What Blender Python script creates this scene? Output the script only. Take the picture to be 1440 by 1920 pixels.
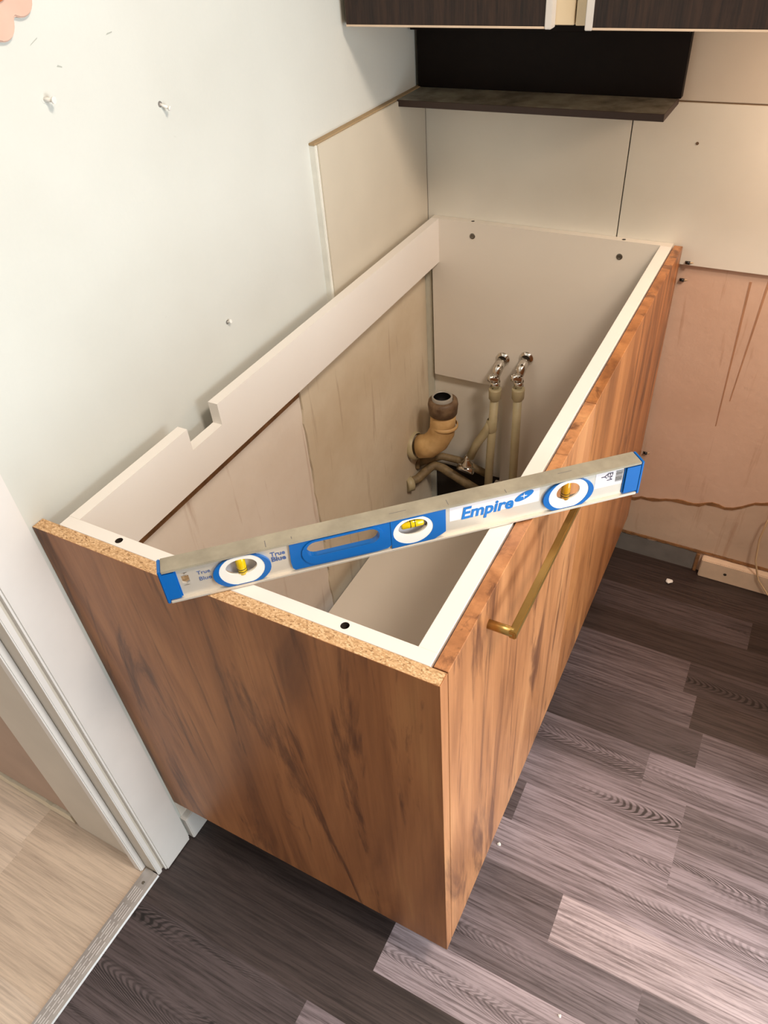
import bpy, bmesh, math, random
from mathutils import Vector, Matrix
from mathutils.geometry import tessellate_polygon

# ---------------------------------------------------------------- clean
for o in list(bpy.data.objects):
    bpy.data.objects.remove(o, do_unlink=True)
SC = bpy.context.scene
COL = SC.collection
random.seed(4)

# All coordinates below are metres measured from the top front corner of the
# base cabinet's end panel; OFF moves them so that the floor lies at z = 0.
OFF = Vector((0.572, -1.152, 0.845))
FLOOR = -0.845

# ---------------------------------------------------------------- camera
cam_d = bpy.data.cameras.new('camera')
cam = bpy.data.objects.new('camera', cam_d)
COL.objects.link(cam)
cam_d.sensor_fit = 'VERTICAL'
cam_d.sensor_height = 36.0
cam_d.sensor_width = 27.0
cam_d.lens = 36.0 * 1387.0 / 1920.0
cam_d.clip_start = 0.02
right = Vector((0.88187012, 0.46691985, -0.06550528))
down = Vector((0.265723, -0.60694944, -0.74900178))
fwd = Vector((-0.38948219, 0.64311603, -0.65932192))
M = Matrix.Identity(4)
for i in range(3):
    M[i][0] = right[i]
    M[i][1] = -down[i]
    M[i][2] = -fwd[i]
pos = Vector((0.18758599, -0.38611751, 0.60733381)) + OFF
M[0][3], M[1][3], M[2][3] = pos
cam.matrix_world = M
SC.camera = cam

# ---------------------------------------------------------------- light
SC.view_settings.view_transform = 'Standard'
SC.view_settings.look = 'None'
SC.view_settings.gamma = 1.0
SC.view_settings.exposure = 0.0
SC.view_settings.use_curve_mapping = False

world = bpy.data.worlds.new('world')
SC.world = world
world.use_nodes = True
bg = world.node_tree.nodes['Background']
bg.inputs['Color'].default_value = (1.0, 0.93, 0.86, 1)
bg.inputs['Strength'].default_value = 0.9


def area(name, loc, target, sx, sy, power, col, spread=180):
    ld = bpy.data.lights.new(name, 'AREA')
    ld.shape = 'RECTANGLE'
    ld.size, ld.size_y = sx, sy
    ld.energy = power
    ld.color = col
    ld.spread = math.radians(spread)
    o = bpy.data.objects.new(name, ld)
    COL.objects.link(o)
    o.location = Vector(loc) + OFF
    d = Vector(target) - Vector(loc)
    o.rotation_euler = d.to_track_quat('-Z', 'Y').to_euler()
    return o


# daylight through the glazed door opposite the left wall (to the right of the frame)
area('daylight_window', (1.88, 0.04, 0.05), (-0.57, 0.04, 0.0), 0.85, 1.6, 44, (0.80, 0.93, 1.0))
# warm kitchen ceiling lamp
area('ceiling_lamp', (0.80, 0.0, 1.58), (0.30, 0.30, -0.3), 0.30, 0.30, 29, (1.0, 0.85, 0.71))
# warm strip lamp under the right wall cabinet, outside the frame
area('cabinet_lamp', (0.36, 0.98, 0.395), (0.30, 1.12, -0.2), 0.30, 0.03, 2.3, (1.0, 0.72, 0.52))


# ---------------------------------------------------------------- materials
def lin(r, g, b):
    def f(c):
        c /= 255.0
        return c / 12.92 if c <= 0.04045 else ((c + 0.055) / 1.055) ** 2.4
    return (f(r), f(g), f(b), 1.0)


class NT:
    """short hand for building node trees"""
    def __init__(s, name):
        s.m = bpy.data.materials.new(name)
        s.m.use_nodes = True
        s.t = s.m.node_tree
        s.b = s.t.nodes['Principled BSDF']

    def n(s, kind, **kw):
        nd = s.t.nodes.new(kind)
        for k, v in kw.items():
            if k.startswith('i_'):
                key = k[2:].replace('_', ' ')
                nd.inputs[key].default_value = v
            else:
                setattr(nd, k, v)
        return nd

    def l(s, a, b):
        s.t.links.new(a, b)

    def coord(s, scale=(1, 1, 1), rot=(0, 0, 0), loc=(0, 0, 0)):
        tc = s.n('ShaderNodeTexCoord')
        mp = s.n('ShaderNodeMapping')
        mp.inputs['Scale'].default_value = scale
        mp.inputs['Rotation'].default_value = rot
        mp.inputs['Location'].default_value = loc
        s.l(tc.outputs['Object'], mp.inputs['Vector'])
        return mp.outputs['Vector']

    def noise(s, vec, scale, detail=4, rough=0.55, dist=0.0):
        nd = s.n('ShaderNodeTexNoise')
        nd.inputs['Scale'].default_value = scale
        nd.inputs['Detail'].default_value = detail
        nd.inputs['Roughness'].default_value = rough
        nd.inputs['Distortion'].default_value = dist
        s.l(vec, nd.inputs['Vector'])
        return nd.outputs['Fac']

    def ramp(s, fac, stops, interp='LINEAR'):
        r = s.n('ShaderNodeValToRGB')
        r.color_ramp.interpolation = interp
        e = r.color_ramp.elements
        while len(e) < len(stops):
            e.new(0.5)
        for el, (p, c) in zip(e, stops):
            el.position = p
            el.color = c if len(c) == 4 else (*c, 1)
        s.l(fac, r.inputs['Fac'])
        return r.outputs['Color']

    def mix(s, fac, a, b, mode='MIX'):
        m = s.n('ShaderNodeMix', data_type='RGBA', blend_type=mode)
        for sock, v in ((m.inputs[0], fac), (m.inputs[6], a), (m.inputs[7], b)):
            if hasattr(v, 'is_linked'):
                s.l(v, sock)
            else:
                sock.default_value = v
        return m.outputs[2]

    def bump(s, h, strength=0.1, dist=0.01):
        b = s.n('ShaderNodeBump')
        b.inputs['Strength'].default_value = strength
        b.inputs['Distance'].default_value = dist
        s.l(h, b.inputs['Height'])
        s.l(b.outputs['Normal'], s.b.inputs['Normal'])

    def done(s, col, rough=0.5, metal=0.0, spec=None):
        if hasattr(col, 'is_linked'):
            s.l(col, s.b.inputs['Base Color'])
        else:
            s.b.inputs['Base Color'].default_value = col
        if hasattr(rough, 'is_linked'):
            s.l(rough, s.b.inputs['Roughness'])
        else:
            s.b.inputs['Roughness'].default_value = rough
        s.b.inputs['Metallic'].default_value = metal
        if spec is not None:
            s.b.inputs['Specular IOR Level'].default_value = spec
        return s.m


W1 = (1, 1, 1, 1)
K0 = (0, 0, 0, 1)


def plain(name, c, rough=0.5, metal=0.0, var=0.06, scale=25, spec=None, bump=0.0, alt=None):
    t = NT(name)
    v = t.coord()
    nz = t.noise(v, scale, 4)
    c = lin(*c)
    if alt:
        a2 = lin(*alt)
    else:
        a2 = tuple(max(0, x * (1 - 2.2 * var)) for x in c[:3]) + (1,)
    col = t.ramp(nz, [(0.3, a2), (0.68, c)])
    if bump:
        t.bump(t.noise(v, scale * 6, 3), bump, 0.002)
    return t.done(col, rough, metal, spec)


def wall_paint(name, c, alt, rough=0.55):
    t = NT(name)
    v = t.coord()
    big = t.noise(v, 3.0, 3)
    col = t.ramp(big, [(0.3, lin(*alt)), (0.7, lin(*c))])
    # scuffs: small darker smudges
    sc = t.noise(t.coord(scale=(1, 1, 2.2)), 16, 6, 0.7, 1.0)
    scm = t.ramp(sc, [(0.72, K0), (0.80, (0.35, 0.35, 0.35, 1))])
    col = t.mix(scm, col, lin(150, 145, 135))
    t.bump(t.noise(v, 120, 3), 0.12, 0.002)
    return t.done(col, rough)


def oak(name, seed=0.0, tint=(1, 1, 1), rough=0.42):
    """golden craft oak laminate, grain upright"""
    t = NT(name)
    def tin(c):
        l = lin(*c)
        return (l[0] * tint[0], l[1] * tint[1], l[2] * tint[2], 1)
    v1 = t.coord(scale=(1, 1, 0.16), loc=(seed, seed * 1.7, seed))
    broad = t.noise(v1, 9, 5, 0.55, 1.6)
    col = t.ramp(broad, [(0.28, tin((134, 88, 56))), (0.45, tin((180, 124, 80))),
                         (0.60, tin((200, 142, 94))), (0.78, tin((212, 158, 106)))])
    v2 = t.coord(scale=(1, 1, 0.03), loc=(seed, 0, 0))
    fine = t.noise(v2, 170, 4, 0.6, 0.2)
    col = t.mix(0.40, col, t.ramp(fine, [(0.25, (0.50, 0.46, 0.43)), (0.6, W1)]), 'MULTIPLY')
    v3 = t.coord(scale=(1, 1, 0.13), loc=(seed * 2, seed, 3.3))
    knot = t.noise(v3, 8.5, 7, 0.64, 2.4)
    km = t.ramp(knot, [(0.55, K0), (0.62, (0.7, 0.7, 0.7, 1)), (0.68, W1)])
    col = t.mix(km, col, t.mix(0.78, col, tin((80, 48, 36))))
    v4 = t.coord(scale=(1, 1, 0.055), loc=(seed, 2, 0))
    streak = t.noise(v4, 26, 5, 0.6, 1.2)
    sm = t.ramp(streak, [(0.60, K0), (0.68, (0.55, 0.55, 0.55, 1))])
    col = t.mix(sm, col, tin((96, 60, 42)))
    t.bump(fine, 0.06, 0.001)
    return t.done(col, rough)


def dark_grain(name, c1, c2, rough=0.5):
    t = NT(name)
    v = t.coord(scale=(1, 1, 0.06))
    g = t.noise(v, 180, 5, 0.65, 0.4)
    col = t.ramp(g, [(0.36, lin(*c1)), (0.62, lin(*c2))])
    t.bump(g, 0.25, 0.001)
    return t.done(col, rough)


def chipboard(name):
    t = NT(name)
    v = t.coord(scale=(1, 1.6, 1))
    vo = t.n('ShaderNodeTexVoronoi')
    vo.inputs['Scale'].default_value = 420
    t.l(v, vo.inputs['Vector'])
    sep = t.n('ShaderNodeSeparateColor')
    t.l(vo.outputs['Color'], sep.inputs[0])
    col = t.ramp(sep.outputs[0], [(0.0, lin(140, 102, 66)), (0.12, lin(186, 146, 102)),
                                  (0.6, lin(208, 168, 124)), (1.0, lin(226, 192, 150))])
    t.bump(sep.outputs[1], 0.3, 0.0007)
    return t.done(col, 0.85)


def plank_floor(name, cols, dark, grain_amt=1.0, rough=0.42, pitch=0.09, yoff=-1.112):
    """planks run along x; the mesh carries one tone per plank"""
    t = NT(name)
    at = t.n('ShaderNodeAttribute', attribute_name='tone')
    sep = t.n('ShaderNodeSeparateColor')
    t.l(at.outputs['Color'], sep.inputs[0])
    base = t.ramp(sep.outputs[0], cols)
    tc = t.n('ShaderNodeTexCoord')
    # offset the grain from plank to plank
    off = t.n('ShaderNodeCombineXYZ')
    mu = t.n('ShaderNodeMath', operation='MULTIPLY')
    mu.inputs[1].default_value = 37.0
    t.l(sep.outputs[1], mu.inputs[0])
    t.l(mu.outputs[0], off.inputs[0])
    t.l(mu.outputs[0], off.inputs[2])
    add = t.n('ShaderNodeVectorMath', operation='ADD')
    t.l(tc.outputs['Object'], add.inputs[0])
    t.l(off.outputs[0], add.inputs[1])
    mp = t.n('ShaderNodeMapping')
    mp.inputs['Scale'].default_value = (0.035, 1, 1)
    t.l(add.outputs[0], mp.inputs['Vector'])
    fine = t.noise(mp.outputs[0], 210, 6, 0.72, 0.3)
    col = t.mix(0.95 * grain_amt, base, t.ramp(fine, [(0.36, (0.30, 0.27, 0.27)), (0.58, W1)]), 'MULTIPLY')
    # cathedral figure
    mp2 = t.n('ShaderNodeMapping')
    mp2.inputs['Scale'].default_value = (0.10, 1, 1)
    t.l(add.outputs[0], mp2.inputs['Vector'])
    def mth(op, p, q=None):
        nd = t.n('ShaderNodeMath', operation=op)
        for sock, v in ((nd.inputs[0], p), (nd.inputs[1], q)):
            if v is None:
                continue
            if hasattr(v, 'is_linked'):
                t.l(v, sock)
            else:
                sock.default_value = v
        return nd.outputs[0]
    sx = t.n('ShaderNodeSeparateXYZ')
    t.l(tc.outputs['Object'], sx.inputs[0])
    # distance from the plank's centre line, -0.5 .. 0.5, shifted a little per plank
    yl = mth('SUBTRACT', mth('FRACT', mth('DIVIDE', mth('SUBTRACT', sx.outputs[1], yoff), pitch)), 0.5)
    yl = mth('ADD', yl, mth('MULTIPLY', mth('SUBTRACT', sep.outputs[1], 0.5), 0.30))
    wob = t.noise(mp2.outputs[0], 24, 2, 0.42, 0.4)
    sgn = mth('SUBTRACT', mth('MULTIPLY', mth('GREATER_THAN', sep.outputs[1], 0.45), 2.0), 1.0)
    vv = mth('ADD', mth('MULTIPLY', sx.outputs[0], sgn), mth('MULTIPLY', mth('MULTIPLY', yl, yl), 0.95))
    vv = mth('ADD', vv, mth('MULTIPLY', wob, 0.16))
    sn = mth('SINE', mth('MULTIPLY', vv, 430.0))
    rings = t.ramp(mth('ADD', mth('MULTIPLY', sn, 0.5), 0.5), [(0.30, W1), (0.85, lin(*dark))])
    where = t.noise(mp2.outputs[0], 15, 2, 0.5, 0.3)
    wm = t.ramp(where, [(0.52, K0), (0.62, (0.9 * grain_amt if grain_amt > 0.9 else 0.0,) * 3)])
    edge_m = t.ramp(mth('ABSOLUTE', yl), [(0.20, W1), (0.46, K0)])
    wm = t.mix(1.0, wm, edge_m, 'MULTIPLY')
    wm = t.mix(1.0, wm, t.ramp(sep.outputs[0], [(0.72, W1), (0.88, (0.12, 0.12, 0.12, 1))]), 'MULTIPLY')
    col = t.mix(wm, col, t.mix(1.0, col, rings, 'MULTIPLY'))
    broad = t.noise(mp2.outputs[0], 16, 3, 0.5, 0.4)
    col = t.mix(0.5 * grain_amt, col, t.ramp(broad, [(0.35, (0.42, 0.39, 0.38)), (0.6, W1)]), 'MULTIPLY')
    t.bump(fine, 0.12, 0.001)
    return t.done(col, rough)


def raw_plaster(name, c, alt, stain=(150, 98, 62)):
    t = NT(name)
    v = t.coord()
    big = t.noise(v, 4.5, 5, 0.6)
    col = t.ramp(big, [(0.32, lin(*alt)), (0.66, lin(*c))])
    v2 = t.coord(scale=(9, 9, 0.7))
    dr = t.noise(v2, 5, 4, 0.6, 0.3)
    dm = t.ramp(dr, [(0.60, K0), (0.72, (0.4, 0.4, 0.4, 1))])
    col = t.mix(dm, col, lin(*stain))
    t.bump(t.noise(v, 70, 5), 0.25, 0.003)
    return t.done(col, 0.8)


MT = {}
MT['wall'] = wall_paint('white_wall_paint', (212, 213, 207), (203, 203, 196))
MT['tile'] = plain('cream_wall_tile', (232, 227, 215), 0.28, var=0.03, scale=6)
MT['upper'] = plain('cream_upper_wall', (208, 198, 184), 0.5, var=0.03, scale=6)
MT['corner'] = plain('grey_green_strip', (206, 204, 190), 0.5)
MT['grout'] = plain('brown_joint', (120, 96, 72), 0.8)
MT['silicone'] = plain('white_silicone', (235, 232, 222), 0.5)
MT['pink_plaster'] = raw_plaster('bare_pink_plaster', (216, 184, 162), (206, 173, 150), (166, 118, 88))
MT['peach_plaster'] = raw_plaster('bare_peach_plaster', (206, 180, 158), (192, 166, 144))
MT['tan_board'] = raw_plaster('bare_tan_wall', (224, 212, 190), (210, 194, 168), (150, 118, 84))
MT['pale_plaster'] = raw_plaster('bare_pale_wall', (238, 228, 216), (230, 218, 204), (170, 130, 100))
MT['torn'] = plain('torn_brown_paper', (150, 106, 66), 0.9, var=0.2, scale=60)
MT['grey_board'] = plain('grey_board', (122, 117, 113), 0.8, var=0.1, scale=20)
MT['white_lam'] = plain('white_laminate', (238, 231, 223), 0.42, var=0.01, scale=8)
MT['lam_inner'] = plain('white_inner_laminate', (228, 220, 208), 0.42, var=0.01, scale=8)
MT['oak_end'] = oak('golden_oak_end', 0.0, (0.72, 0.63, 0.56))  # same oak tinted darker, the panel's shade put into the colour
MT['oak_door'] = oak('golden_oak_door', 5.3, (1.06, 1.02, 1.05), 0.34)  # tint shifted pinkish to stand in for sheen on the near door
MT['oak_door2'] = oak('golden_oak_far_door', 9.1, (0.94, 0.84, 0.72), 0.34)  # same oak, the far door's dimmer light put into a darker tint
MT['chip'] = chipboard('raw_chipboard')
MT['brass'] = plain('brushed_brass', (186, 148, 84), 0.36, 0.85, var=0.05)
MT['dark_hole'] = plain('dark_recess', (46, 36, 28), 0.9)
MT['steel'] = plain('grey_steel', (128, 122, 112), 0.35, 0.9)
MT['chrome'] = plain('chrome', (225, 222, 216), 0.12, 1.0, var=0.01)
MT['pipe'] = plain('beige_plastic_pipe', (186, 172, 136), 0.45, var=0.08, scale=30)
MT['drain'] = plain('orange_beige_drain', (228, 192, 136), 0.5, var=0.16, scale=22, alt=(196, 154, 98))
MT['drain_collar'] = plain('brown_rubber_collar', (128, 104, 78), 0.55, var=0.2, scale=60, alt=(84, 60, 42))
MT['drain_rim'] = plain('grey_drain_rim', (168, 162, 152), 0.4, var=0.1)
MT['old_pipe'] = plain('old_dusty_pipe', (150, 128, 92), 0.6, var=0.25, scale=50)
MT['alu'] = plain('brushed_aluminium', (226, 216, 202), 0.42, 0.45, var=0.05, scale=12)
MT['alu_strip'] = plain('threshold_aluminium', (188, 182, 178), 0.45, 0.75, var=0.05)
MT['alu_dusty'] = plain('dusty_aluminium', (176, 166, 146), 0.62, 0.25, var=0.14, scale=28, bump=0.1)
MT['blue'] = plain('blue_plastic', (3, 98, 176), 0.34, var=0.02)
MT['blue_ink'] = plain('blue_print', (10, 112, 190), 0.5, var=0.0)
MT['pale_blue_ink'] = plain('worn_blue_print', (92, 118, 176), 0.5, var=0.3, scale=400)
MT['black_ink'] = plain('dark_print', (70, 62, 84), 0.5)
MT['white_plastic'] = plain('white_plastic', (238, 234, 228), 0.35, var=0.01)
MT['yellow'] = plain('yellow_vial_liquid', (226, 190, 10), 0.12, var=0.05)
MT['amber'] = plain('amber_vial_liquid', (196, 140, 24), 0.12, var=0.05)
MT['sticker'] = plain('white_sticker', (228, 220, 222), 0.5, var=0.01)
MT['wenge'] = dark_grain('dark_brown_door', (24, 13, 8), (52, 33, 22), 0.75)
MT['niche'] = plain('near_black_board', (22, 13, 9), 0.5, var=0.1, spec=0.15)
MT['shelf_edge'] = plain('dark_brown_edge', (52, 33, 24), 0.5, var=0.05)
MT['shelf_dusty'] = plain('dusty_black_shelf', (150, 146, 132), 0.6, var=0.3, scale=26, alt=(88, 82, 72))
MT['cream_lam'] = plain('cream_laminate', (226, 206, 172), 0.45, var=0.02)
MT['edge_alu'] = plain('pale_edge_strip', (214, 206, 198), 0.4, var=0.02)
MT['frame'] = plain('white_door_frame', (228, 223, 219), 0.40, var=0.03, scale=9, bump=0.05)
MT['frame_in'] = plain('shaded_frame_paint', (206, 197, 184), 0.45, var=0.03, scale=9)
MT['hall_wall'] = plain('hall_wall_paint', (176, 150, 132), 0.7, var=0.05, scale=8)
MT['skirting'] = plain('peach_skirting', (222, 196, 170), 0.5, var=0.06)
MT['black'] = plain('black_plastic', (14, 12, 12), 0.4)
MT['pink'] = plain('dusty_pink_felt', (214, 178, 160), 0.8, var=0.04)
MT['orange'] = plain('orange_felt', (190, 104, 58), 0.8)
MT['cable'] = plain('cream_cable', (206, 176, 138), 0.5)
MT['floor'] = plank_floor('dark_plank_vinyl',
                          [(0.0, lin(62, 49, 44)), (0.4, lin(130, 116, 120)), (0.75, lin(166, 150, 156)),
                           (1.0, lin(224, 204, 206))], (70, 62, 60))
MT['tile_left'] = plain('cream_side_tile', (208, 198, 180), 0.28, var=0.03, scale=6)  # same cream tile, coloured darker to offset the stronger light on this wall
MT['joint_tan'] = plain('tan_joint', (170, 144, 108), 0.8)
MT['floor_hall'] = plank_floor('pale_plank_laminate',
                               [(0.0, lin(212, 190, 168)), (0.5, lin(224, 204, 184)), (1.0, lin(232, 212, 194))],
                               (225, 205, 190), 0.42, 0.45, 0.19, -1.132)


# ---------------------------------------------------------------- mesh helpers
class MB:
    """collects geometry in scene coordinates (origin: cabinet corner); build() links it as one object"""
    def __init__(s):
        s.v, s.f, s.mi, s.sm = [], [], [], []

    def _take(s, bm, mi, smooth):
        base = len(s.v)
        bm.verts.ensure_lookup_table()
        for i, v in enumerate(bm.verts):
            v.index = i
        s.v += [v.co.copy() for v in bm.verts]
        for f in bm.faces:
            s.f.append([base + v.index for v in f.verts])
            s.mi.append(mi if not callable(mi) else mi(f))
            s.sm.append(smooth)
        bm.free()

    def box(s, a, b, bev=0.0, mi=0, seg=2):
        bm = bmesh.new()
        bmesh.ops.create_cube(bm, size=1)
        a, b = Vector(a), Vector(b)
        for v in bm.verts:
            v.co = Vector([a[i] + (b[i] - a[i]) * (v.co[i] + 0.5) for i in range(3)])
        if bev:
            bmesh.ops.bevel(bm, geom=bm.edges[:], offset=bev, segments=seg, affect='EDGES')
        bm.normal_update()
        s._take(bm, mi, False)
        return s

    def prism(s, pts, axis, lo, hi, mi=0, bev=0.0, smooth=False):
        """polygon pts in the plane normal to axis (order of the two other axes), from lo to hi"""
        oth = [i for i in range(3) if i != axis]
        bm = bmesh.new()
        vs = []
        for (p, q) in pts:
            c = [0, 0, 0]
            c[oth[0]], c[oth[1]], c[axis] = p, q, lo
            vs.append(bm.verts.new(c))
        f = bm.faces.new(vs)
        r = bmesh.ops.extrude_face_region(bm, geom=[f])
        d = [0, 0, 0]
        d[axis] = hi - lo
        bmesh.ops.translate(bm, verts=[g for g in r['geom'] if isinstance(g, bmesh.types.BMVert)], vec=d)
        bmesh.ops.recalc_face_normals(bm, faces=bm.faces[:])
        if bev:
            bmesh.ops.bevel(bm, geom=bm.edges[:], offset=bev, segments=2, affect='EDGES')
        s._take(bm, mi, smooth)
        return s

    def tube(s, pts, rad, seg=20, mi=0, caps=True):
        pts = [Vector(p) for p in pts]
        n = len(pts)
        rad = rad if isinstance(rad, (list, tuple)) else [rad] * n
        base = len(s.v)
        up = None
        for i, p in enumerate(pts):
            a = pts[max(i - 1, 0)]
            b = pts[min(i + 1, n - 1)]
            d = (b - a).normalized()
            if up is None:
                up = d.orthogonal().normalized()
            else:
                up = (up - d * up.dot(d)).normalized()
            w = d.cross(up)
            for k in range(seg):
                t = 2 * math.pi * k / seg
                s.v.append(p + (up * math.cos(t) + w * math.sin(t)) * rad[i])
        for i in range(n - 1):
            for k in range(seg):
                k2 = (k + 1) % seg
                s.f.append([base + i * seg + k, base + i * seg + k2, base + (i + 1) * seg + k2, base + (i + 1) * seg + k])
                s.mi.append(mi)
                s.sm.append(True)
        if caps:
            s.f.append([base + k for k in range(seg)][::-1])
            s.mi.append(mi)
            s.sm.append(False)
            s.f.append([base + (n - 1) * seg + k for k in range(seg)])
            s.mi.append(mi)
            s.sm.append(False)
        return s

    def lathe(s, org, axis, prof, seg=28, mi=0):
        """prof = [(distance along axis, radius)]"""
        org, axis = Vector(org), Vector(axis).normalized()
        up = axis.orthogonal().normalized()
        w = axis.cross(up)
        base = len(s.v)
        for (h, r) in prof:
            for k in range(seg):
                t = 2 * math.pi * k / seg
                s.v.append(org + axis * h + (up * math.cos(t) + w * math.sin(t)) * r)
        for i in range(len(prof) - 1):
            for k in range(seg):
                k2 = (k + 1) % seg
                s.f.append([base + i * seg + k, base + i * seg + k2, base + (i + 1) * seg + k2, base + (i + 1) * seg + k])
                s.mi.append(mi)
                s.sm.append(abs(prof[i][1] - prof[i + 1][1]) < abs(prof[i][0] - prof[i + 1][0]) * 3)
        return s

    def build(s, name, mats, parent=None, local=False, kind=None):
        if not isinstance(mats, (list, tuple)):
            mats = [mats]
        me = bpy.data.meshes.new(name)
        org = Vector((0, 0, 0))
        if not local:
            if parent is not None:
                org = world_loc(parent) - OFF
            else:
                org = -OFF
        me.from_pydata([tuple(v - org) for v in s.v], [], s.f)
        for m in mats:
            me.materials.append(m)
        for p, mi, sm in zip(me.polygons, s.mi, s.sm):
            p.material_index = mi
            p.use_smooth = sm
        me.update()
        o = bpy.data.objects.new(name, me)
        COL.objects.link(o)
        if parent is not None:
            o.parent = parent
        if kind:
            o['kind'] = kind
        return o


def world_loc(o):
    l = o.location.copy()
    p = o.parent
    while p is not None:
        l += p.location
        p = p.parent
    return l


def thing(name, label, cat, loc, group=None):
    o = bpy.data.objects.new(name, None)
    o.empty_display_size = 0.05
    COL.objects.link(o)
    o.location = Vector(loc) + OFF
    o['label'] = label
    o['category'] = cat
    if group:
        o['group'] = group
    return o


def tag(o, label, cat, group=None):
    o['label'] = label
    o['category'] = cat
    if group:
        o['group'] = group
    return o


def cut(o, cutters):
    """subtract cutter meshes (MB, same frame as o's world) from o"""
    for c in cutters:
        co = c.build('cutter', [MT['dark_hole']])
        bpy.context.view_layer.update()
        md = o.modifiers.new('cut', 'BOOLEAN')
        md.operation = 'DIFFERENCE'
        md.solver = 'EXACT'
        md.object = co
        dg = bpy.context.evaluated_depsgraph_get()
        me = bpy.data.meshes.new_from_object(o.evaluated_get(dg))
        o.modifiers.clear()
        o.data = me
        bpy.data.objects.remove(co, do_unlink=True)


# ================================================================ THE SETTING
def plank_mesh(x0, x1, y0, y1, pitch, yoff, lmin, lmax, z, name, mat, special=()):
    rnd = random.Random(11)
    v, f, tones = [], [], []
    k = math.floor((y0 - yoff) / pitch)
    while yoff + k * pitch < y1:
        a = max(y0, yoff + k * pitch)
        b = min(y1, yoff + (k + 1) * pitch)
        x = x0 - rnd.uniform(0, lmax)
        cuts = []
        sp = [t for t in special if t[0] == k]
        while x < x1:
            L = rnd.uniform(lmin, lmax)
            cuts.append((x, x + L, rnd.random() * 0.62, rnd.random()))
            x += L
        for (_, sx0, sx1, tone) in sp:
            nc = []
            for (p, q, t1, t2) in cuts:
                if q <= sx0 or p >= sx1:
                    nc.append((p, q, t1, t2))
                else:
                    if p < sx0:
                        nc.append((p, sx0, t1, t2))
                    if q > sx1:
                        nc.append((sx1, q, t1, t2))
            nc.append((sx0, sx1, tone, rnd.random()))
            cuts = nc
        for (p, q, t1, t2) in cuts:
            p, q = max(p, x0), min(q, x1)
            if q <= p or b <= a:
                continue
            i = len(v)
            v += [(p, a, z), (q, a, z), (q, b, z), (p, b, z)]
            f.append((i, i + 1, i + 2, i + 3))
            tones.append((t1, t2))
        k += 1
    # the slab under the planks
    i = len(v)
    zb = z - 0.03
    v += [(x0, y0, zb), (x1, y0, zb), (x1, y1, zb), (x0, y1, zb), (x0, y0, z - 0.0005), (x1, y0, z - 0.0005),
          (x1, y1, z - 0.0005), (x0, y1, z - 0.0005)]
    for q in ((0, 3, 2, 1), (0, 1, 5, 4), (1, 2, 6, 5), (2, 3, 7, 6), (3, 0, 4, 7), (4, 5, 6, 7)):
        f.append(tuple(i + j for j in q))
        tones.append((0.1, 0.1))
    me = bpy.data.meshes.new(name)
    me.from_pydata([tuple(Vector(p) + OFF) for p in v], [], f)
    me.materials.append(mat)
    ca = me.color_attributes.new('tone', 'FLOAT_COLOR', 'CORNER')
    li = 0
    for p in me.polygons:
        for _ in p.loop_indices:
            ca.data[li].color = (tones[p.index][0], tones[p.index][1], 0, 1)
            li += 1
    o = bpy.data.objects.new(name, me)
    COL.objects.link(o)
    o['kind'] = 'structure'
    return o


plank_mesh(-0.588, 2.6, -2.45, 1.17, 0.09, 0.04, 0.5, 0.95, FLOOR, 'floor', MT['floor'],
           special=((1, -0.20, 0.135, 0.35), (1, 0.135, 0.62, 0.92), (2, -0.1, 0.62, 0.78), (3, 0.0, 0.3, 0.74), (3, 0.3, 0.8, 0.66),
                    (4, -0.05, 0.30, 0.60), (4, 0.30, 0.8, 0.30), (5, -0.1, 0.21, 0.36), (5, 0.21, 0.7, 0.55), (6, -0.02, 0.30, 0.16),
                    (6, 0.30, 0.8, 0.30), (7, -0.1, 0.27, 0.26), (7, 0.27, 0.8, 0.04), (8, -0.1, 0.24, 0.22), (8, 0.24, 0.8, 0.10),
                    (9, -0.1, 0.6, 0.03), (10, -0.1, 0.35, 0.12), (10, 0.35, 0.9, 0.0), (11, -0.1, 0.5, 0.02), (12, -0.1, 0.5, 0.0),  # far rows toned dark to hold the shade of that corner
                    (0, -0.1, 0.30, 0.45), (0, 0.30, 0.8, 0.34), (-1, -0.12, 0.25, 0.80), (-1, 0.25, 0.8, 0.40), (-1, -0.57, -0.12, 0.04),
                    (-2, -0.57, 0.05, 0.05), (-3, -0.57, -0.2, 0.14), (-3, -0.2, 0.4, 0.5), (-4, -0.57, -0.1, 0.16)))  # near-left tones dark partly for the shade beside the cabinet
plank_mesh(-2.2, -0.589, -1.5, 0.0, 0.19, 0.02, 0.9, 1.4, FLOOR, 'floor_hall', MT['floor_hall'])

# left wall with the doorway beside the cabinet (lintel above it)
wl = MB()
wl.box((-0.70, -0.062, FLOOR - 0.03), (-0.572, 1.28, 1.70))
wl.box((-0.70, -2.4, FLOOR - 0.03), (-0.572, -1.0, 1.70))
wl.box((-0.70, -1.0, 1.22), (-0.572, -0.062, 1.70))
wall_left = wl.build('wall_left', [MT['wall']], kind='structure')
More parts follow.
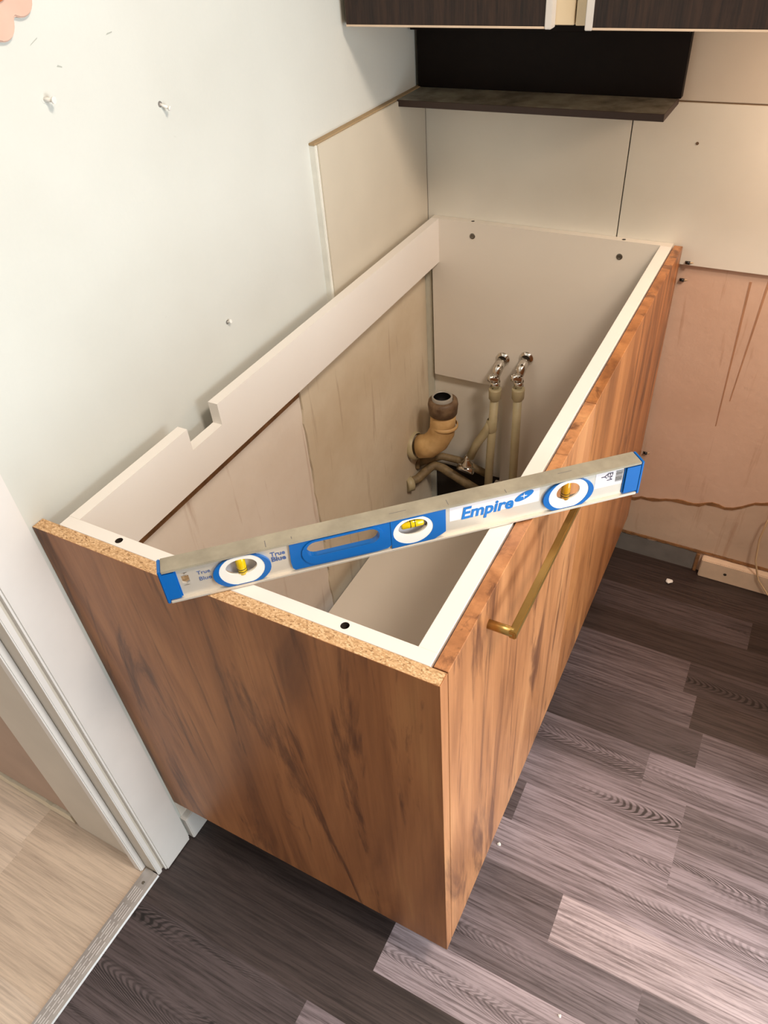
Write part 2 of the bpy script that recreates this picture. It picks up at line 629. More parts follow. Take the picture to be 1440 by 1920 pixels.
# bare patches of the left wall behind / below the cabinet rail
MB().box((-0.5725, 0.04, -0.155), (-0.5700, 0.588, -0.115)).build('plaster_stripe', [MT['torn']], wall_left)
MB().box((-0.5725, 0.0, FLOOR), (-0.5705, 0.588, -0.150)).build('bare_plaster', [MT['pale_plaster']], wall_left)
rg = random.Random(3)
pts = [(1.159, -0.055), (1.159, FLOOR)]
zz = FLOOR
while zz < -0.06:
    pts.append((0.588 + rg.uniform(-0.004, 0.004), zz))
    zz += 0.03
pts.append((0.588, -0.055))
MB().prism(pts, 0, -0.573, -0.5665).build('bare_board', [MT['tan_board']], wall_left)
MT['scuff'] = plain('grey_scuff', (176, 178, 170), 0.6)
for (yy, z0, ln, sl) in ((0.236, 0.486, 0.012, 0.4), (0.345, 0.478, 0.010, 0.1), (0.262, 0.462, 0.007, -0.3)):
    MB().prism([(yy, z0), (yy + ln, z0 + ln * sl), (yy + ln * 1.05, z0 + ln * sl + 0.0012), (yy + 0.002, z0 + 0.0016)], 0, -0.5725, -0.5719).build('scuff_mark', [MT['scuff']], wall_left)
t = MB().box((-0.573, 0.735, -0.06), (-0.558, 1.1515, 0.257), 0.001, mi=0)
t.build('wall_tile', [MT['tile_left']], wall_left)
MB().box((-0.573, 0.728, -0.06), (-0.5595, 0.735, 0.257), 0.001).build('sealant_bead', [MT['silicone']], wall_left)
MB().box((-0.573, 0.728, 0.257), (-0.561, 1.152, 0.2605), 0.0005).build('tile_joint', [MT['joint_tan']], wall_left)

wb = MB()
wb.box((-0.70, 1.160, FLOOR - 0.03), (2.6, 1.28, 1.70))
wall_back = wb.build('wall_back', [MT['pink_plaster']], kind='structure')
MB().box((-0.5585, 1.152, -0.75), (-0.1335, 1.1605, 0.2515), 0.0008).build('wall_tile', [MT['tile']], wall_back)
MB().box((-0.1315, 1.152, -0.040), (2.55, 1.1605, 0.2505), 0.0008).build('wall_tile', [MT['tile']], wall_back)
MB().box((-0.572, 1.154, 0.2530), (2.6, 1.1605, 1.70), 0.0008).build('upper_board', [MT['upper']], wall_back)
MB().box((-0.1336, 1.157, -0.04), (-0.1314, 1.1605, 0.2515)).build('tile_joint', [MT['dark_hole']], wall_back)
MB().box((-0.5720, 1.1535, -0.06), (-0.5575, 1.1605, 0.2525)).build('tile_joint', [MT['grout']], wall_back)
MB().box((-0.572, 1.156, 0.2500), (2.6, 1.1605, 0.2535)).build('tile_joint', [MT['grout']], wall_back)
# torn lower edge of the wall lining
MB().box((-0.5668, 1.1440, FLOOR), (-0.5500, 1.1605, -0.058), 0.0005).build('corner_strip', [MT['corner']], wall_back)
MB().box((-0.5665, 1.148, FLOOR), (-0.34, 1.1605, -0.705)).build('dark_base', [MT['dark_hole']], wall_back)  # dark-coloured box stands in for the shade below the pipes
edge = [(-0.14, -0.672), (-0.008, -0.663), (0.05, -0.650), (0.108, -0.633), (0.145, -0.636), (0.185, -0.620), (0.215, -0.624),
        (0.25, -0.610), (0.275, -0.590), (0.301, -0.580), (0.40, -0.555), (0.7, -0.52), (2.5, -0.5)]
fine_edge = []
for (a, b) in zip(edge[:-1], edge[1:]):
    n = max(1, int((b[0] - a[0]) / 0.012))
    for i in range(n):
        k = i / n
        fine_edge.append((a[0] + (b[0] - a[0]) * k, a[1] + (b[1] - a[1]) * k + rg.uniform(-0.003, 0.003)))
low = [(x, z - 0.003) for x, z in fine_edge]
MB().prism([(fine_edge[0][0], -0.775)] + low + [(low[-1][0], -0.775)], 1, 1.1585, 1.1605).build('lower_plaster', [MT['peach_plaster']], wall_back)
band = [(x, z + 0.002 + rg.uniform(0, 0.002)) for x, z in fine_edge] + [(x, z - 0.0035 - max(0, rg.uniform(-0.003, 0.004))) for x, z in reversed(fine_edge)]
MB().prism(band, 1, 1.1575, 1.1603).build('torn_edge', [MT['torn']], wall_back)
# faint brown drips
dr = MB()
for (x0, z0, x1, z1, w) in ((0.137, -0.06, 0.146, -0.40, 0.0022), (0.169, -0.05, 0.160, -0.33, 0.0022)):
    dr.prism([(x0 - w, z0), (x0 + w, z0), (x1 + w * .4, z1), (x1 - w * .4, z1)], 1, 1.1592, 1.1602)
MT['drip'] = plain('brown_drip', (184, 138, 106), 0.8, var=0.1)
dr.build('drip_stain', [MT['drip']], wall_back)
# raw strip where the skirting is missing
lo = [(-0.14, -0.846)]
x = -0.14
while x < 0.18:
    lo.append((x, -0.786 + rg.uniform(-0.003, 0.003)))
    x += 0.012
lo += [(0.183, -0.786), (0.183, -0.846)]
MB().prism(lo, 1, 1.1575, 1.1605).build('grey_backing', [MT['grey_board']], wall_back)
lo = []
x = -0.14
while x < 0.7:
    lo.append((x, -0.776 + rg.uniform(-0.002, 0.002)))
    x += 0.012
lo2 = [(a, -0.7815 + rg.uniform(-0.003, 0.001)) for a, b in reversed(lo)]
MB().prism(lo + lo2, 1, 1.1565, 1.1604).build('torn_edge', [MT['torn']], wall_back)

bb = MB()
bb.box((0.200, 1.138, FLOOR), (2.5, 1.160, -0.786), 0.002)
b_back = bb.build('baseboard_back', [MT['skirting']], kind='structure')
MB().box((0.185, 1.152, FLOOR), (0.193, 1.160, -0.785), 0.001).build('raw_end', [MT['torn']], b_back)
MB().lathe((0.262, 1.1385, -0.815), (0, -1, 0), [(0, 0.004), (0.001, 0.004), (0.001, 0.0)], 14).build('nail_head', [MT['dark_hole']], b_back)

bl = MB()
bl.box((-0.572, -0.004, FLOOR), (-0.556, 0.60, -0.772), 0.0015)
bl.build('baseboard_left', [MT['frame']], kind='structure')

# the rest of the room: ceiling, wall behind the viewer and right wall with its glazed opening
MT['ceiling'] = plain('ceiling_paint', (226, 220, 210), 0.7, var=0.02)
MB().box((-0.70, -2.4, 1.66), (2.6, 1.28, 1.76)).build('ceiling', [MT['ceiling']], kind='structure')
MB().box((-0.70, -2.5, FLOOR - 0.03), (2.6, -2.4, 1.76)).build('wall_front', [MT['ceiling']], kind='structure')
wr = MB()
wr.box((1.95, -2.4, FLOOR - 0.03), (2.05, -0.42, 1.70))
wr.box((1.95, 0.48, FLOOR - 0.03), (2.05, 1.28, 1.70))
wr.box((1.95, -0.42, 0.90), (2.05, 0.48, 1.70))
wr.box((0.62, 0.55, FLOOR - 0.03), (2.05, 1.28, 1.70))  # unseen pier, added to keep daylight off the far floor corner
wr.box((1.95, -0.42, FLOOR - 0.03), (2.05, 0.48, -0.80))
wr.build('wall_right', [MT['ceiling']], kind='structure')
wf = MB()
for q in (((1.96, -0.42, -0.80), (2.0, -0.37, 0.90)), ((1.96, 0.43, -0.80), (2.0, 0.48, 0.90)),
          ((1.96, -0.42, 0.85), (2.0, 0.48, 0.90)), ((1.96, -0.42, -0.80), (2.0, 0.48, -0.75))):
    wf.box(*q)
wf.build('window_1', [MT['frame']], kind='structure')

# door frame of the doorway
d1 = MB().box((-0.590, -0.079, FLOOR), (-0.563, -0.008, 1.30), 0.003).build('door_1', [MT['frame']], kind='structure')
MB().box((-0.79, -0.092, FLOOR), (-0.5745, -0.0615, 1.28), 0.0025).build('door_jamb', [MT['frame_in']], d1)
MB().box((-0.5765, -0.0935, FLOOR), (-0.5715, -0.0835, 1.28), 0.0015).build('jamb_bead', [MT['frame']], d1)
MB().box((-0.625, -0.104, FLOOR), (-0.607, -0.091, 1.28), 0.002).build('door_stop', [MT['frame']], d1)
# hall wall beyond the frame
hw = MB().box((-2.2, -0.088, FLOOR + 0.045), (-0.79, -0.03, 1.70))
wall_hall = hw.build('wall_hall', [MT['hall_wall']], kind='structure')
up, dn = [], []
x = -2.2
while x < -0.792:
    up.append((x, -0.800 + rg.uniform(-0.004, 0.004)))
    dn.append((x, FLOOR + rg.uniform(0.0, 0.006)))
    x += 0.014
MB().box((-2.2, -0.082, FLOOR), (-0.79, -0.03, -0.79)).build('dark_base', [MT['dark_hole']], wall_hall)
MB().prism([(a, b - 0.012) for a, b in up] + dn[::-1], 1, -0.092, -0.082).build('torn_base_strip', [MT['tan_board']], wall_hall)

# aluminium threshold strip
th = MB()
th.prism([(-0.606, FLOOR), (-0.604, FLOOR + 0.0035), (-0.596, FLOOR + 0.005), (-0.581, FLOOR + 0.005),
          (-0.573, FLOOR + 0.0035), (-0.571, FLOOR)], 1, -1.5, -0.0945)
trim = th.build('trim_1', [MT['alu_strip']], kind='structure')
gr = MB()
for gx in (-0.598, -0.5935, -0.589, -0.5845, -0.580):
    y = -0.13
    while y > -1.4:
        L = 0.022 + (abs(gx) * 1000 % 3) * 0.002
        gr.box((gx - 0.0005, y - L, FLOOR + 0.0045), (gx + 0.0005, y, FLOOR + 0.0056))
        y -= L + 0.010
MT['ridge'] = plain('bright_ridge', (226, 222, 220), 0.35, 0.5)
gr.build('grip_ridge', [MT['ridge']], trim)
MB().lathe((-0.5885, -0.119, FLOOR + 0.0048), (0, 0, 1), [(0, 0.0035), (0.0012, 0.0028), (0.0012, 0)], 14).build('screw', [MT['steel']], trim)

# ================================================================ BASE CABINET
cab = thing('base_cabinet', 'open-topped sink base cabinet with oak fronts and white carcass, standing against the left wall',
            'cabinet', (-0.28, 0.58, FLOOR))
TOP, BOT = 0.0, -0.718


def side_mat(f):
    n = f.normal
    return 1 if n.z > 0.8 else 0


bm_ = bmesh.new()
bm_.free()
ep = MB()
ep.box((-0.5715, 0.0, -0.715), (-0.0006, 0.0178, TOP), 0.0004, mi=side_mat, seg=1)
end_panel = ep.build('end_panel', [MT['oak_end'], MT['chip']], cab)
MB().box((-0.0006, 0.0, -0.715), (0.0002, 0.0178, TOP), 0.0002, seg=1).build('edge_band', [MT['oak_door']], end_panel)
end_panel['label'] = 'oak end panel with raw chipboard top edge'

sp = MB().box((-0.542, 0.018, BOT), (-0.019, 0.036, TOP), 0.0005, seg=1).build('side_panel', [MT['white_lam']], cab)
fs = MB()
fs.prism([(-0.542, TOP), (-0.019, TOP), (-0.019, BOT), (-0.352, BOT), (-0.352, -0.45), (-0.375, -0.402), (-0.542, -0.402)], 1, 1.134, 1.1515)
fsp = fs.build('side_panel', [MT['lam_inner']], cab)


def hole(x, y, z, ax, r=0.0042, d=0.02):
    return MB().lathe((x, y, z), ax, [(-0.005, 0), (-0.005, r), (d, r), (d, 0)], 20)


def hole_solid(x, y, z, r=0.0042, d=0.02):
    return MB().tube([(x, y, z + 0.005), (x, y, z - d)], r, 20)


cut(sp, [hole_solid(-0.448, 0.0275, TOP, 0.0052), hole_solid(-0.124, 0.0280, TOP, 0.0052)])
cut(fsp, [hole_solid(-0.445, 1.143, TOP, 0.0045), hole_solid(-0.115, 1.143, TOP, 0.0045)])
for (hx, hy, px) in ((-0.448, 0.0275, sp), (-0.124, 0.028, sp), (-0.445, 1.143, fsp), (-0.115, 1.143, fsp)):
    MB().lathe((hx, hy, -0.016), (0, 0, 1), [(0.0, 0.0), (0.0, 0.0044 if hy > 1 else 0.0051), (0.0152, 0.0044 if hy > 1 else 0.0051)], 16).build('dowel_hole', [MT['dark_hole']], px)
for (sx, sz) in ((-0.442, -0.030), (-0.117, -0.033)):
    MB().lathe((sx, 1.1345, sz), (0, -1, 0), [(0, 0.0065), (0.0015, 0.0062), (0.002, 0.004), (0.0008, 0.003), (0.0008, 0)], 20).build('cam_screw', [MT['steel']], fsp)

# back rail with the notch
rl = MB()
rl.prism([(0.036, 0), (0.252, 0), (0.252, -0.038), (0.324, -0.038), (0.324, 0), (1.134, 0), (1.134, -0.100), (0.036, -0.100)],
         0, -0.542, -0.524)
rl.build('back_rail', [MT['white_lam']], cab)
MB().box((-0.041, 0.036, -0.100), (-0.019, 1.134, TOP), 0.0006, seg=1).build('front_rail', [MT['white_lam']], cab)
# bottom with the pipe cut-out in its far corner
MB().prism([(-0.538, 0.036), (-0.019, 0.036), (-0.019, 1.134), (-0.362, 1.134), (-0.362, 0.92), (-0.538, 0.86)], 2, BOT, -0.700
           ).build('bottom_panel', [MT['lam_inner']], cab)
# doors
dn_ = MB().box((-0.0165, 0.0205, -0.715), (0.0, 0.5405, -0.0015), 0.0006, seg=1).build('door', [MT['oak_door']], cab)
df_ = MB().box((-0.0165, 0.5425, -0.715), (0.0, 1.1470, -0.0015), 0.0006, seg=1).build('door', [MT['oak_door2']], cab)
hd = MB()
hz = -0.045
hd.tube([(0.0, 0.129, hz), (0.030, 0.129, hz)], 0.0058, 20)
hd.tube([(0.0, 0.430, hz), (0.030, 0.430, hz)], 0.0058, 20)
hd.box((0.0255, 0.1235, hz - 0.0055), (0.0345, 0.4355, hz + 0.0055), 0.0012)
hd.build('handle', [MT['brass']], dn_)
for lx in (-0.50, -0.06):
    for ly in (0.07, 0.44, 0.80):
        MB().lathe((lx, ly, FLOOR), (0, 0, 1), [(0, 0), (0, 0.028), (0.006, 0.028), (0.010, 0.018), (0.09, 0.018), (0.105, 0.030), (0.1272, 0.030), (0.1272, 0)], 20
                   ).build('leg', [MT['black']], cab)

# ================================================================ SPIRIT LEVEL
B0 = Vector((-0.319, -0.030, 0.0008))
B1 = Vector((0.103, 0.363, 0.0008))
LEN = (B1 - B0).length
ang = math.atan2(B1.y - B0.y, B1.x - B0.x)
lvl = thing('spirit_level', 'aluminium spirit level with blue plastic fittings lying across the open cabinet top', 'spirit level', B0)
lvl.rotation_euler = (0, 0, ang)
H, T = 0.050, 0.023
WEB = 0.0042     # web face set back from the flange edge; local y = 0 is the face towards the viewer
# frame: two flanges and a web, with openings for the vials and the grip


def stadium(x0, x1, z0, z1, n=10):
    r = (z1 - z0) / 2
    cz = (z0 + z1) / 2
    pts = []
    for i in range(n + 1):
        a = -math.pi / 2 + math.pi * i / n
        pts.append((x1 - r + r * math.cos(a), cz + r * math.sin(a)))
    for i in range(n + 1):
        a = math.pi / 2 + math.pi * i / n
        pts.append((x0 + r + r * math.cos(a), cz + r * math.sin(a)))
    return pts


def ellipse(cx, cz, rx, rz, n=36, zlo=-9, zhi=9):
    return [(cx + rx * math.cos(2 * math.pi * i / n), min(zhi, max(zlo, cz + rz * math.sin(2 * math.pi * i / n)))) for i in range(n)]


def plate(outer, holes, y0, y1, name, mat, parent=lvl):
    """flat plate in the local xz plane with holes; outer and holes are point lists"""
    loops = [outer] + holes
    flat = [Vector((p[0], p[1], 0)) for lp in loops for p in lp]
    tri = tessellate_polygon([[Vector((p[0], p[1], 0)) for p in lp] for lp in loops])
    mb = MB()
    n = len(flat)
    mb.v = [Vector((p.x, y0, p.y)) for p in flat] + [Vector((p.x, y1, p.y)) for p in flat]
    for t_ in tri:
        a, b, c = t_
        mb.f.append([a, b, c])
        mb.f.append([a + n, c + n, b + n])
        mb.mi += [0, 0]
        mb.sm += [False, False]
    base = 0
    for lp in loops:
        m = len(lp)
        for i in range(m):
            j = (i + 1) % m
            mb.f.append([base + i, base + j, n + base + j, n + base + i])
            mb.mi.append(0)
            mb.sm.append(False)
        base += m
    o = mb.build(name, [mat], parent, local=True)
    bm = bmesh.new()
    bm.from_mesh(o.data)
    bmesh.ops.recalc_face_normals(bm, faces=bm.faces[:])
    bm.to_mesh(o.data)
    bm.free()
    return o


grip_hole = stadium(0.156, 0.253, 0.0120, 0.0445)
vials = [(0.088, 0.025, 'left'), (0.287, 0.0262, 'mid'), (0.481, 0.0275, 'right')]
web_holes = [grip_hole, stadium(0.0205, 0.0315, 0.019, 0.0385, 3)]
for (cx, cz, k) in vials:
    web_holes.append(ellipse(cx, 0.0255, 0.0225, 0.0165))
plate([(0.006, 0.0035), (LEN - 0.006, 0.0035), (LEN - 0.006, H - 0.0035), (0.006, H - 0.0035)], web_holes, WEB, WEB + 0.003, 'web', MT['alu'])
fl = MB()
fl.box((0.004, 0, H - 0.0035), (LEN - 0.004, T, H), 0.0006)
tf = fl.build('top_flange', [MT['alu_dusty']], lvl, local=True)
tf['label'] = 'dusty aluminium top flange'
for (mx, my, ml) in ((0.1185, 0.002, 0.011), (0.148, 0.006, 0.004), (0.262, 0.010, 0.020), (0.33, 0.003, 0.009), (0.40, 0.001, 0.006), (0.47, 0.013, 0.018)):
    MB().box((mx, my, H - 0.0002), (mx + 0.0010 if ml < 0.012 else mx + ml, my + (ml if ml < 0.012 else 0.0008), H + 0.0001)
             ).build('scratch', [MT['grey_board']], tf, local=True)
fl = MB()
fl.box((0.004, 0, 0), (LEN - 0.004, T, 0.0035), 0.0006)
fl.build('bottom_flange', [MT['alu']], lvl, local=True)
for (a, b) in ((0.0, 0.0185), (LEN - 0.0235, LEN)):
    cp = MB()
    cp.box((a, 0.0010, 0.0036), (b, T - 0.001, H - 0.0036), 0.002)
    e = a if a < 0.1 else b
    cp.box((min(e, e + (0.004 if a < 0.1 else -0.004)), 0.0002, 0.0002), (max(e, e + (0.004 if a < 0.1 else -0.004)), T - 0.0002, H - 0.0002), 0.001)
    cp.build('end_cap', [MT['blue']], lvl, local=True)
# blue grip around the hand slot, reaching the middle vial
grip_out = [(0.146, 0.0060), (0.243, 0.0050), (0.256, 0.0060), (0.262, 0.0110), (0.262, 0.0462), (0.144, 0.0462), (0.1425, 0.0180), (0.1435, 0.0090)]
gp = plate(grip_out, [stadium(0.162, 0.247, 0.0205, 0.0425)], 0.0016, 0.0085, 'grip', MT['blue'])
plate(stadium(0.156, 0.253, 0.0085, 0.0455), [stadium(0.162, 0.247, 0.0205, 0.0425)], 0.0002, 0.0020, 'grip_rim', MT['blue'], gp)
for (cx, cz, k) in vials:
    rx = 0.0325 if k != 'mid' else 0.030
    if k == 'mid':
        outer = [(0.2605, 0.0040), (0.312, 0.0040), (0.322, 0.0090), (0.3265, 0.0120), (0.3265, 0.0462), (0.2605, 0.0462)]
        inner = ellipse(cx, 0.0257, 0.0240, 0.0205, 36, 0.0046, 0.0436)
    else:
        outer = ellipse(cx, 0.0235, rx, 0.0235, 40, 0.0040, 0.0460)
        inner = ellipse(cx, 0.0255, 0.0255, 0.0225, 36, 0.0044, 0.0462)
    hs = plate(outer, [inner], 0.0010, 0.0150, 'vial_housing', MT['blue'])
    ringw = plate(ellipse(cx, 0.0257 if k == 'mid' else 0.0255, 0.0240 if k == 'mid' else 0.0255, 0.0205 if k == 'mid' else 0.0225, 36, 0.0046, 0.0460),
                  [ellipse(cx, 0.0300, 0.0175, 0.0115)] if k != 'right' else [ellipse(cx - 0.001, 0.0295, 0.0150, 0.0125)],
                  0.0014, 0.0035, 'vial_surround', MT['white_plastic'], hs)
    # back plate behind the vial, translucent-looking pale plastic
    if k != 'right':
        plate(ellipse(cx, 0.0275, 0.0190, 0.0150), [], 0.0110, 0.0125, 'backing', MT['sticker'], hs)
    if k == 'mid':
        a, b = (cx - 0.0135, 0.0060, 0.0325), (cx + 0.0135, 0.0060, 0.0325)
    elif k == 'left':
        a, b = (cx + 0.000, 0.0060, 0.0160), (cx + 0.000, 0.0060, 0.0420)
    else:
        a, b = (cx - 0.002, 0.0060, 0.0150), (cx - 0.002, 0.0060, 0.0430)
    A, B = Vector(a), Vector(b)
    MB().tube([A, A.lerp(B, .05), A.lerp(B, .5), A.lerp(B, .95), B], [0.0042, 0.0054, 0.0056, 0.0054, 0.0042], 18
              ).build('vial', [MT['yellow'] if k != 'right' else MT['amber']], hs, local=True)
    rr = MB()
    for q in ((0.40, 0.60) if k == 'mid' else (0.22, 0.36)):
        P_ = A.lerp(B, q)
        D_ = (B - A).normalized() * 0.0004
        rr.tube([P_ - D_, P_ + D_], 0.0057, 18)
    rr.build('vial_line', [MT['black']], hs, local=True)


def text_on(body, x, z, size, mat, name, rot=0.0, shear=0.0, off=0.0, y=WEB - 0.0003, xs=1.0):
    cu = bpy.data.curves.new(name, 'FONT')
    cu.body = body
    cu.size = size
    cu.shear = shear
    cu.offset = off
    cu.extrude = 0.00015
    cu.resolution_u = 3
    tmp = bpy.data.objects.new(name, cu)
    COL.objects.link(tmp)
    bpy.context.view_layer.update()
    dg = bpy.context.evaluated_depsgraph_get()
    me = bpy.data.meshes.new_from_object(tmp.evaluated_get(dg))
    bpy.data.objects.remove(tmp, do_unlink=True)
    ca, sa = math.cos(rot), math.sin(rot)
    for v in me.vertices:
        px, pz, pd = v.co.x * xs, v.co.y, v.co.z
        v.co = Vector((x + px * ca - pz * sa, y - pd, z + px * sa + pz * ca))
    me.materials.clear()
    me.materials.append(mat)
    o = bpy.data.objects.new(name, me)
    COL.objects.link(o)
    o.parent = lvl
    return o


# pale sticker areas behind the print
plate([(0.332, 0.0225), (0.444, 0.0225), (0.444, 0.0445), (0.332, 0.0445)], [], WEB - 0.0002, WEB + 0.0002, 'sticker', MT['sticker'])
plate([(0.516, 0.0205), (LEN - 0.0245, 0.0205), (LEN - 0.0245, 0.0445), (0.516, 0.0445)], [], WEB - 0.0002, WEB + 0.0002, 'sticker', MT['sticker'])
text_on('Empire', 0.3455, 0.0225, 0.0240, MT['blue_ink'], 'lettering', shear=0.16, off=0.0007, y=WEB - 0.0005, xs=0.95)
# the swoosh emblem behind the last letter
em = []
for i in range(40):
    a = 2 * math.pi * i / 40
    px, pz = 0.0125 * math.cos(a), 0.0052 * math.sin(a)
    r_ = math.radians(24)
    em.append((0.4245 + px * math.cos(r_) - pz * math.sin(r_), 0.0365 + px * math.sin(r_) + pz * math.cos(r_)))
plate(em, [], WEB - 0.0007, WEB - 0.0003, 'emblem', MT['blue_ink'])
star = []
for i in range(8):
    a = math.pi * i / 4
    rr_ = 0.0042 if i % 2 == 0 else 0.0010
    star.append((0.4240 + rr_ * math.cos(a), 0.0368 + rr_ * 1.15 * math.sin(a)))
plate(star, [], WEB - 0.0011, WEB - 0.0006, 'emblem_star', MT['sticker'])
text_on('True', 0.1215, 0.0325, 0.0085, MT['pale_blue_ink'], 'small_print', off=0.0002)
text_on('Blue', 0.1215, 0.0245, 0.0095, MT['pale_blue_ink'], 'small_print', off=0.0003)
text_on('True', 0.0395, 0.0310, 0.0075, MT['pale_blue_ink'], 'small_print')
text_on('Blue', 0.0400, 0.0215, 0.0080, MT['pale_blue_ink'], 'small_print')
text_on('Y', 0.5235, 0.0400, 0.011, MT['black_ink'], 'small_print', rot=-math.pi / 2, y=WEB - 0.0005)
text_on('EM', 0.5315, 0.0420, 0.010, MT['black_ink'], 'small_print', rot=-math.pi / 2, y=WEB - 0.0005)
bc = MB()
z = 0.0255
rb = random.Random(8)
while z < 0.0425:
    w = rb.choice([0.0004, 0.0008, 0.0011])
    bc.box((0.5425, WEB - 0.0006, z), (0.5515, WEB - 0.0003, z + w))
    z += w + rb.choice([0.0005, 0.0009])
bc.build('barcode', [MT['grey_board']], lvl, local=True)

# ================================================================ PIPES
def water_pipe(x, y, ztop, label, lean=0.0):
    t = thing('water_pipe', label, 'pipe', (x, y, FLOOR), 'supply pipes inside the cabinet')
    MB().tube([(x + lean, y, FLOOR + 0.0), (x + lean * 0.6, y, -0.6), (x, y, ztop - 0.02)], 0.0108, 20).build('pipe', [MT['pipe']], t)
    MB().lathe((x, y, ztop - 0.040), (0, 0, 1), [(0, 0.0108), (0.006, 0.0150), (0.030, 0.0158), (0.034, 0.0150), (0.034, 0.009), (0.030, 0.0)], 24
               ).build('pipe_nut', [MT['pipe']], t)
    v = MB()
    v.lathe((x, y, ztop - 0.008), (0, 0, 1), [(0, 0.0085), (0.010, 0.0100), (0.010, 0.0125), (0.022, 0.0125), (0.022, 0.0085), (0.040, 0.0085), (0.040, 0.0)], 8)
    v.lathe((x - 0.016, y - 0.004, ztop + 0.022), (1, 0, 0), [(0, 0), (0, 0.0095), (0.009, 0.0108), (0.011, 0.007), (0.026, 0.007), (0.026, 0)], 20)
    val = v.build('valve', [MT['chrome']], t)
    MB().tube([(x, y, ztop + 0.026), (x + 0.001, y + 0.004, ztop + 0.040), (x + 0.001, 1.134, ztop + 0.052)], [0.0090, 0.0125, 0.0115], 20
              ).build('valve_elbow', [MT['chrome']], val)
    MB().lathe((x + 0.001, 1.1335, ztop + 0.052), (0, -1, 0), [(0, 0.0175), (0.002, 0.0170), (0.006, 0.011)], 24).build('wall_rosette', [MT['chrome']], val)
    return t


wp = water_pipe(-0.3585, 1.090, -0.372, 'beige upright water pipe with a side branch, left of the two in the cabinet', -0.012)
MB().tube([(-0.366, 1.088, -0.478), (-0.372, 1.088, -0.50), (-0.402, 1.085, -0.555), (-0.418, 1.080, -0.60)], [0.010, 0.0125, 0.011, 0.011], 18
          ).build('branch', [MT['pipe']], wp)
MB().lathe((-0.3640, 1.090, -0.475), (0, 0, -1), [(-0.004, 0.0108), (0, 0.0135), (0.028, 0.0140), (0.034, 0.0108)], 20).build('tee_joint', [MT['pipe']], wp)
bv = MB()
bv.lathe((-0.424, 1.076, -0.640), (0, 0, 1), [(0, 0), (0, 0.012), (0.008, 0.016), (0.022, 0.016), (0.030, 0.009), (0.036, 0.0085), (0.044, 0.0075), (0.048, 0)], 22)
bv.lathe((-0.448, 1.072, -0.634), (1, -0.15, 0), [(0, 0), (0, 0.009), (0.010, 0.010), (0.046, 0.009), (0.046, 0)], 18)
bv.build('stop_valve', [MT['chrome']], wp)
water_pipe(-0.2995, 1.090, -0.358, 'plain beige upright water pipe with chrome valve, right of the two inside the cabinet')

dp = thing('drain_pipe', 'orange-beige waste pipe elbow with open dark mouth in the cabinet corner', 'pipe', (-0.50, 1.05, FLOOR))
cx, cy, cz = -0.481, 1.050, -0.415
MB().tube([(cx, cy, cz - 0.03), (cx - 0.001, cy, cz - 0.07), (cx - 0.004, cy, cz - 0.100), (cx - 0.018, cy - 0.002, cz - 0.130),
           (cx - 0.040, cy - 0.006, cz - 0.152), (cx - 0.066, cy - 0.008, cz - 0.160)],
          [0.0325, 0.0330, 0.0335, 0.0335, 0.0330, 0.0325], 28).build('elbow', [MT['drain']], dp)
MB().lathe((cx, cy, cz), (0, 0, 1), [(-0.044, 0.030), (-0.040, 0.0360), (-0.014, 0.0385), (-0.003, 0.0365), (0.0, 0.031), (0.0, 0.026)], 32
           ).build('collar', [MT['drain_collar']], dp)
MB().lathe((cx - 0.002, cy, cz), (0, 0, 1), [(-0.004, 0.0265), (0.008, 0.0260), (0.009, 0.0225), (0.002, 0.0215)], 32).build('rim', [MT['drain_rim']], dp)
MB().lathe((cx - 0.002, cy, cz), (0, 0, 1), [(0.0060, 0.0213), (-0.030, 0.0205), (-0.030, 0.0)], 28).build('mouth', [MT['black']], dp)
MB().lathe((cx + 0.004, cy, cz - 0.075), (0, 0, -1), [(-0.003, 0.032), (0.0, 0.0350), (0.005, 0.0350), (0.008, 0.032)], 28).build('seam_ring', [MT['drain']], dp)
MB().lathe((-0.567, cy - 0.009, cz - 0.162), (1, 0, 0.25), [(0, 0.038), (0.004, 0.039), (0.012, 0.038), (0.016, 0.033)], 28).build('wall_socket', [MT['pipe']], dp)
lp = thing('floor_pipe', 'dusty bent beige pipe from the left wall, lower of the two under the drain', 'pipe', (-0.50, 1.04, -0.70))
MB().tube([(-0.571, 1.000, -0.682), (-0.552, 1.030, -0.680), (-0.537, 1.070, -0.668), (-0.527, 1.085, -0.664), (-0.505, 1.088, -0.668), (-0.375, 1.070, -0.705)], 0.0125, 18
          ).build('pipe', [MT['old_pipe']], lp)
MB().lathe((-0.5700, 0.995, -0.682), (0.6, 0.75, 0), [(0, 0.0), (0, 0.020), (0.018, 0.021), (0.022, 0.013)], 22).build('wall_socket', [MT['pipe']], lp)
lp2 = thing('floor_pipe', 'dusty beige pipe running behind the drain along the back wall, upper of the two', 'pipe', (-0.46, 1.12, -0.66))
MB().tube([(-0.571, 1.060, -0.655), (-0.545, 1.085, -0.650), (-0.515, 1.112, -0.648), (-0.470, 1.122, -0.655), (-0.370, 1.120, -0.680)], 0.0105, 18
          ).build('pipe', [MT['old_pipe']], lp2)
MB().lathe((-0.571, 1.060, -0.655), (1, 0.4, 0), [(0, 0.0), (0, 0.015), (0.010, 0.015), (0.012, 0.0105)], 20).build('wall_socket', [MT['old_pipe']], lp2)

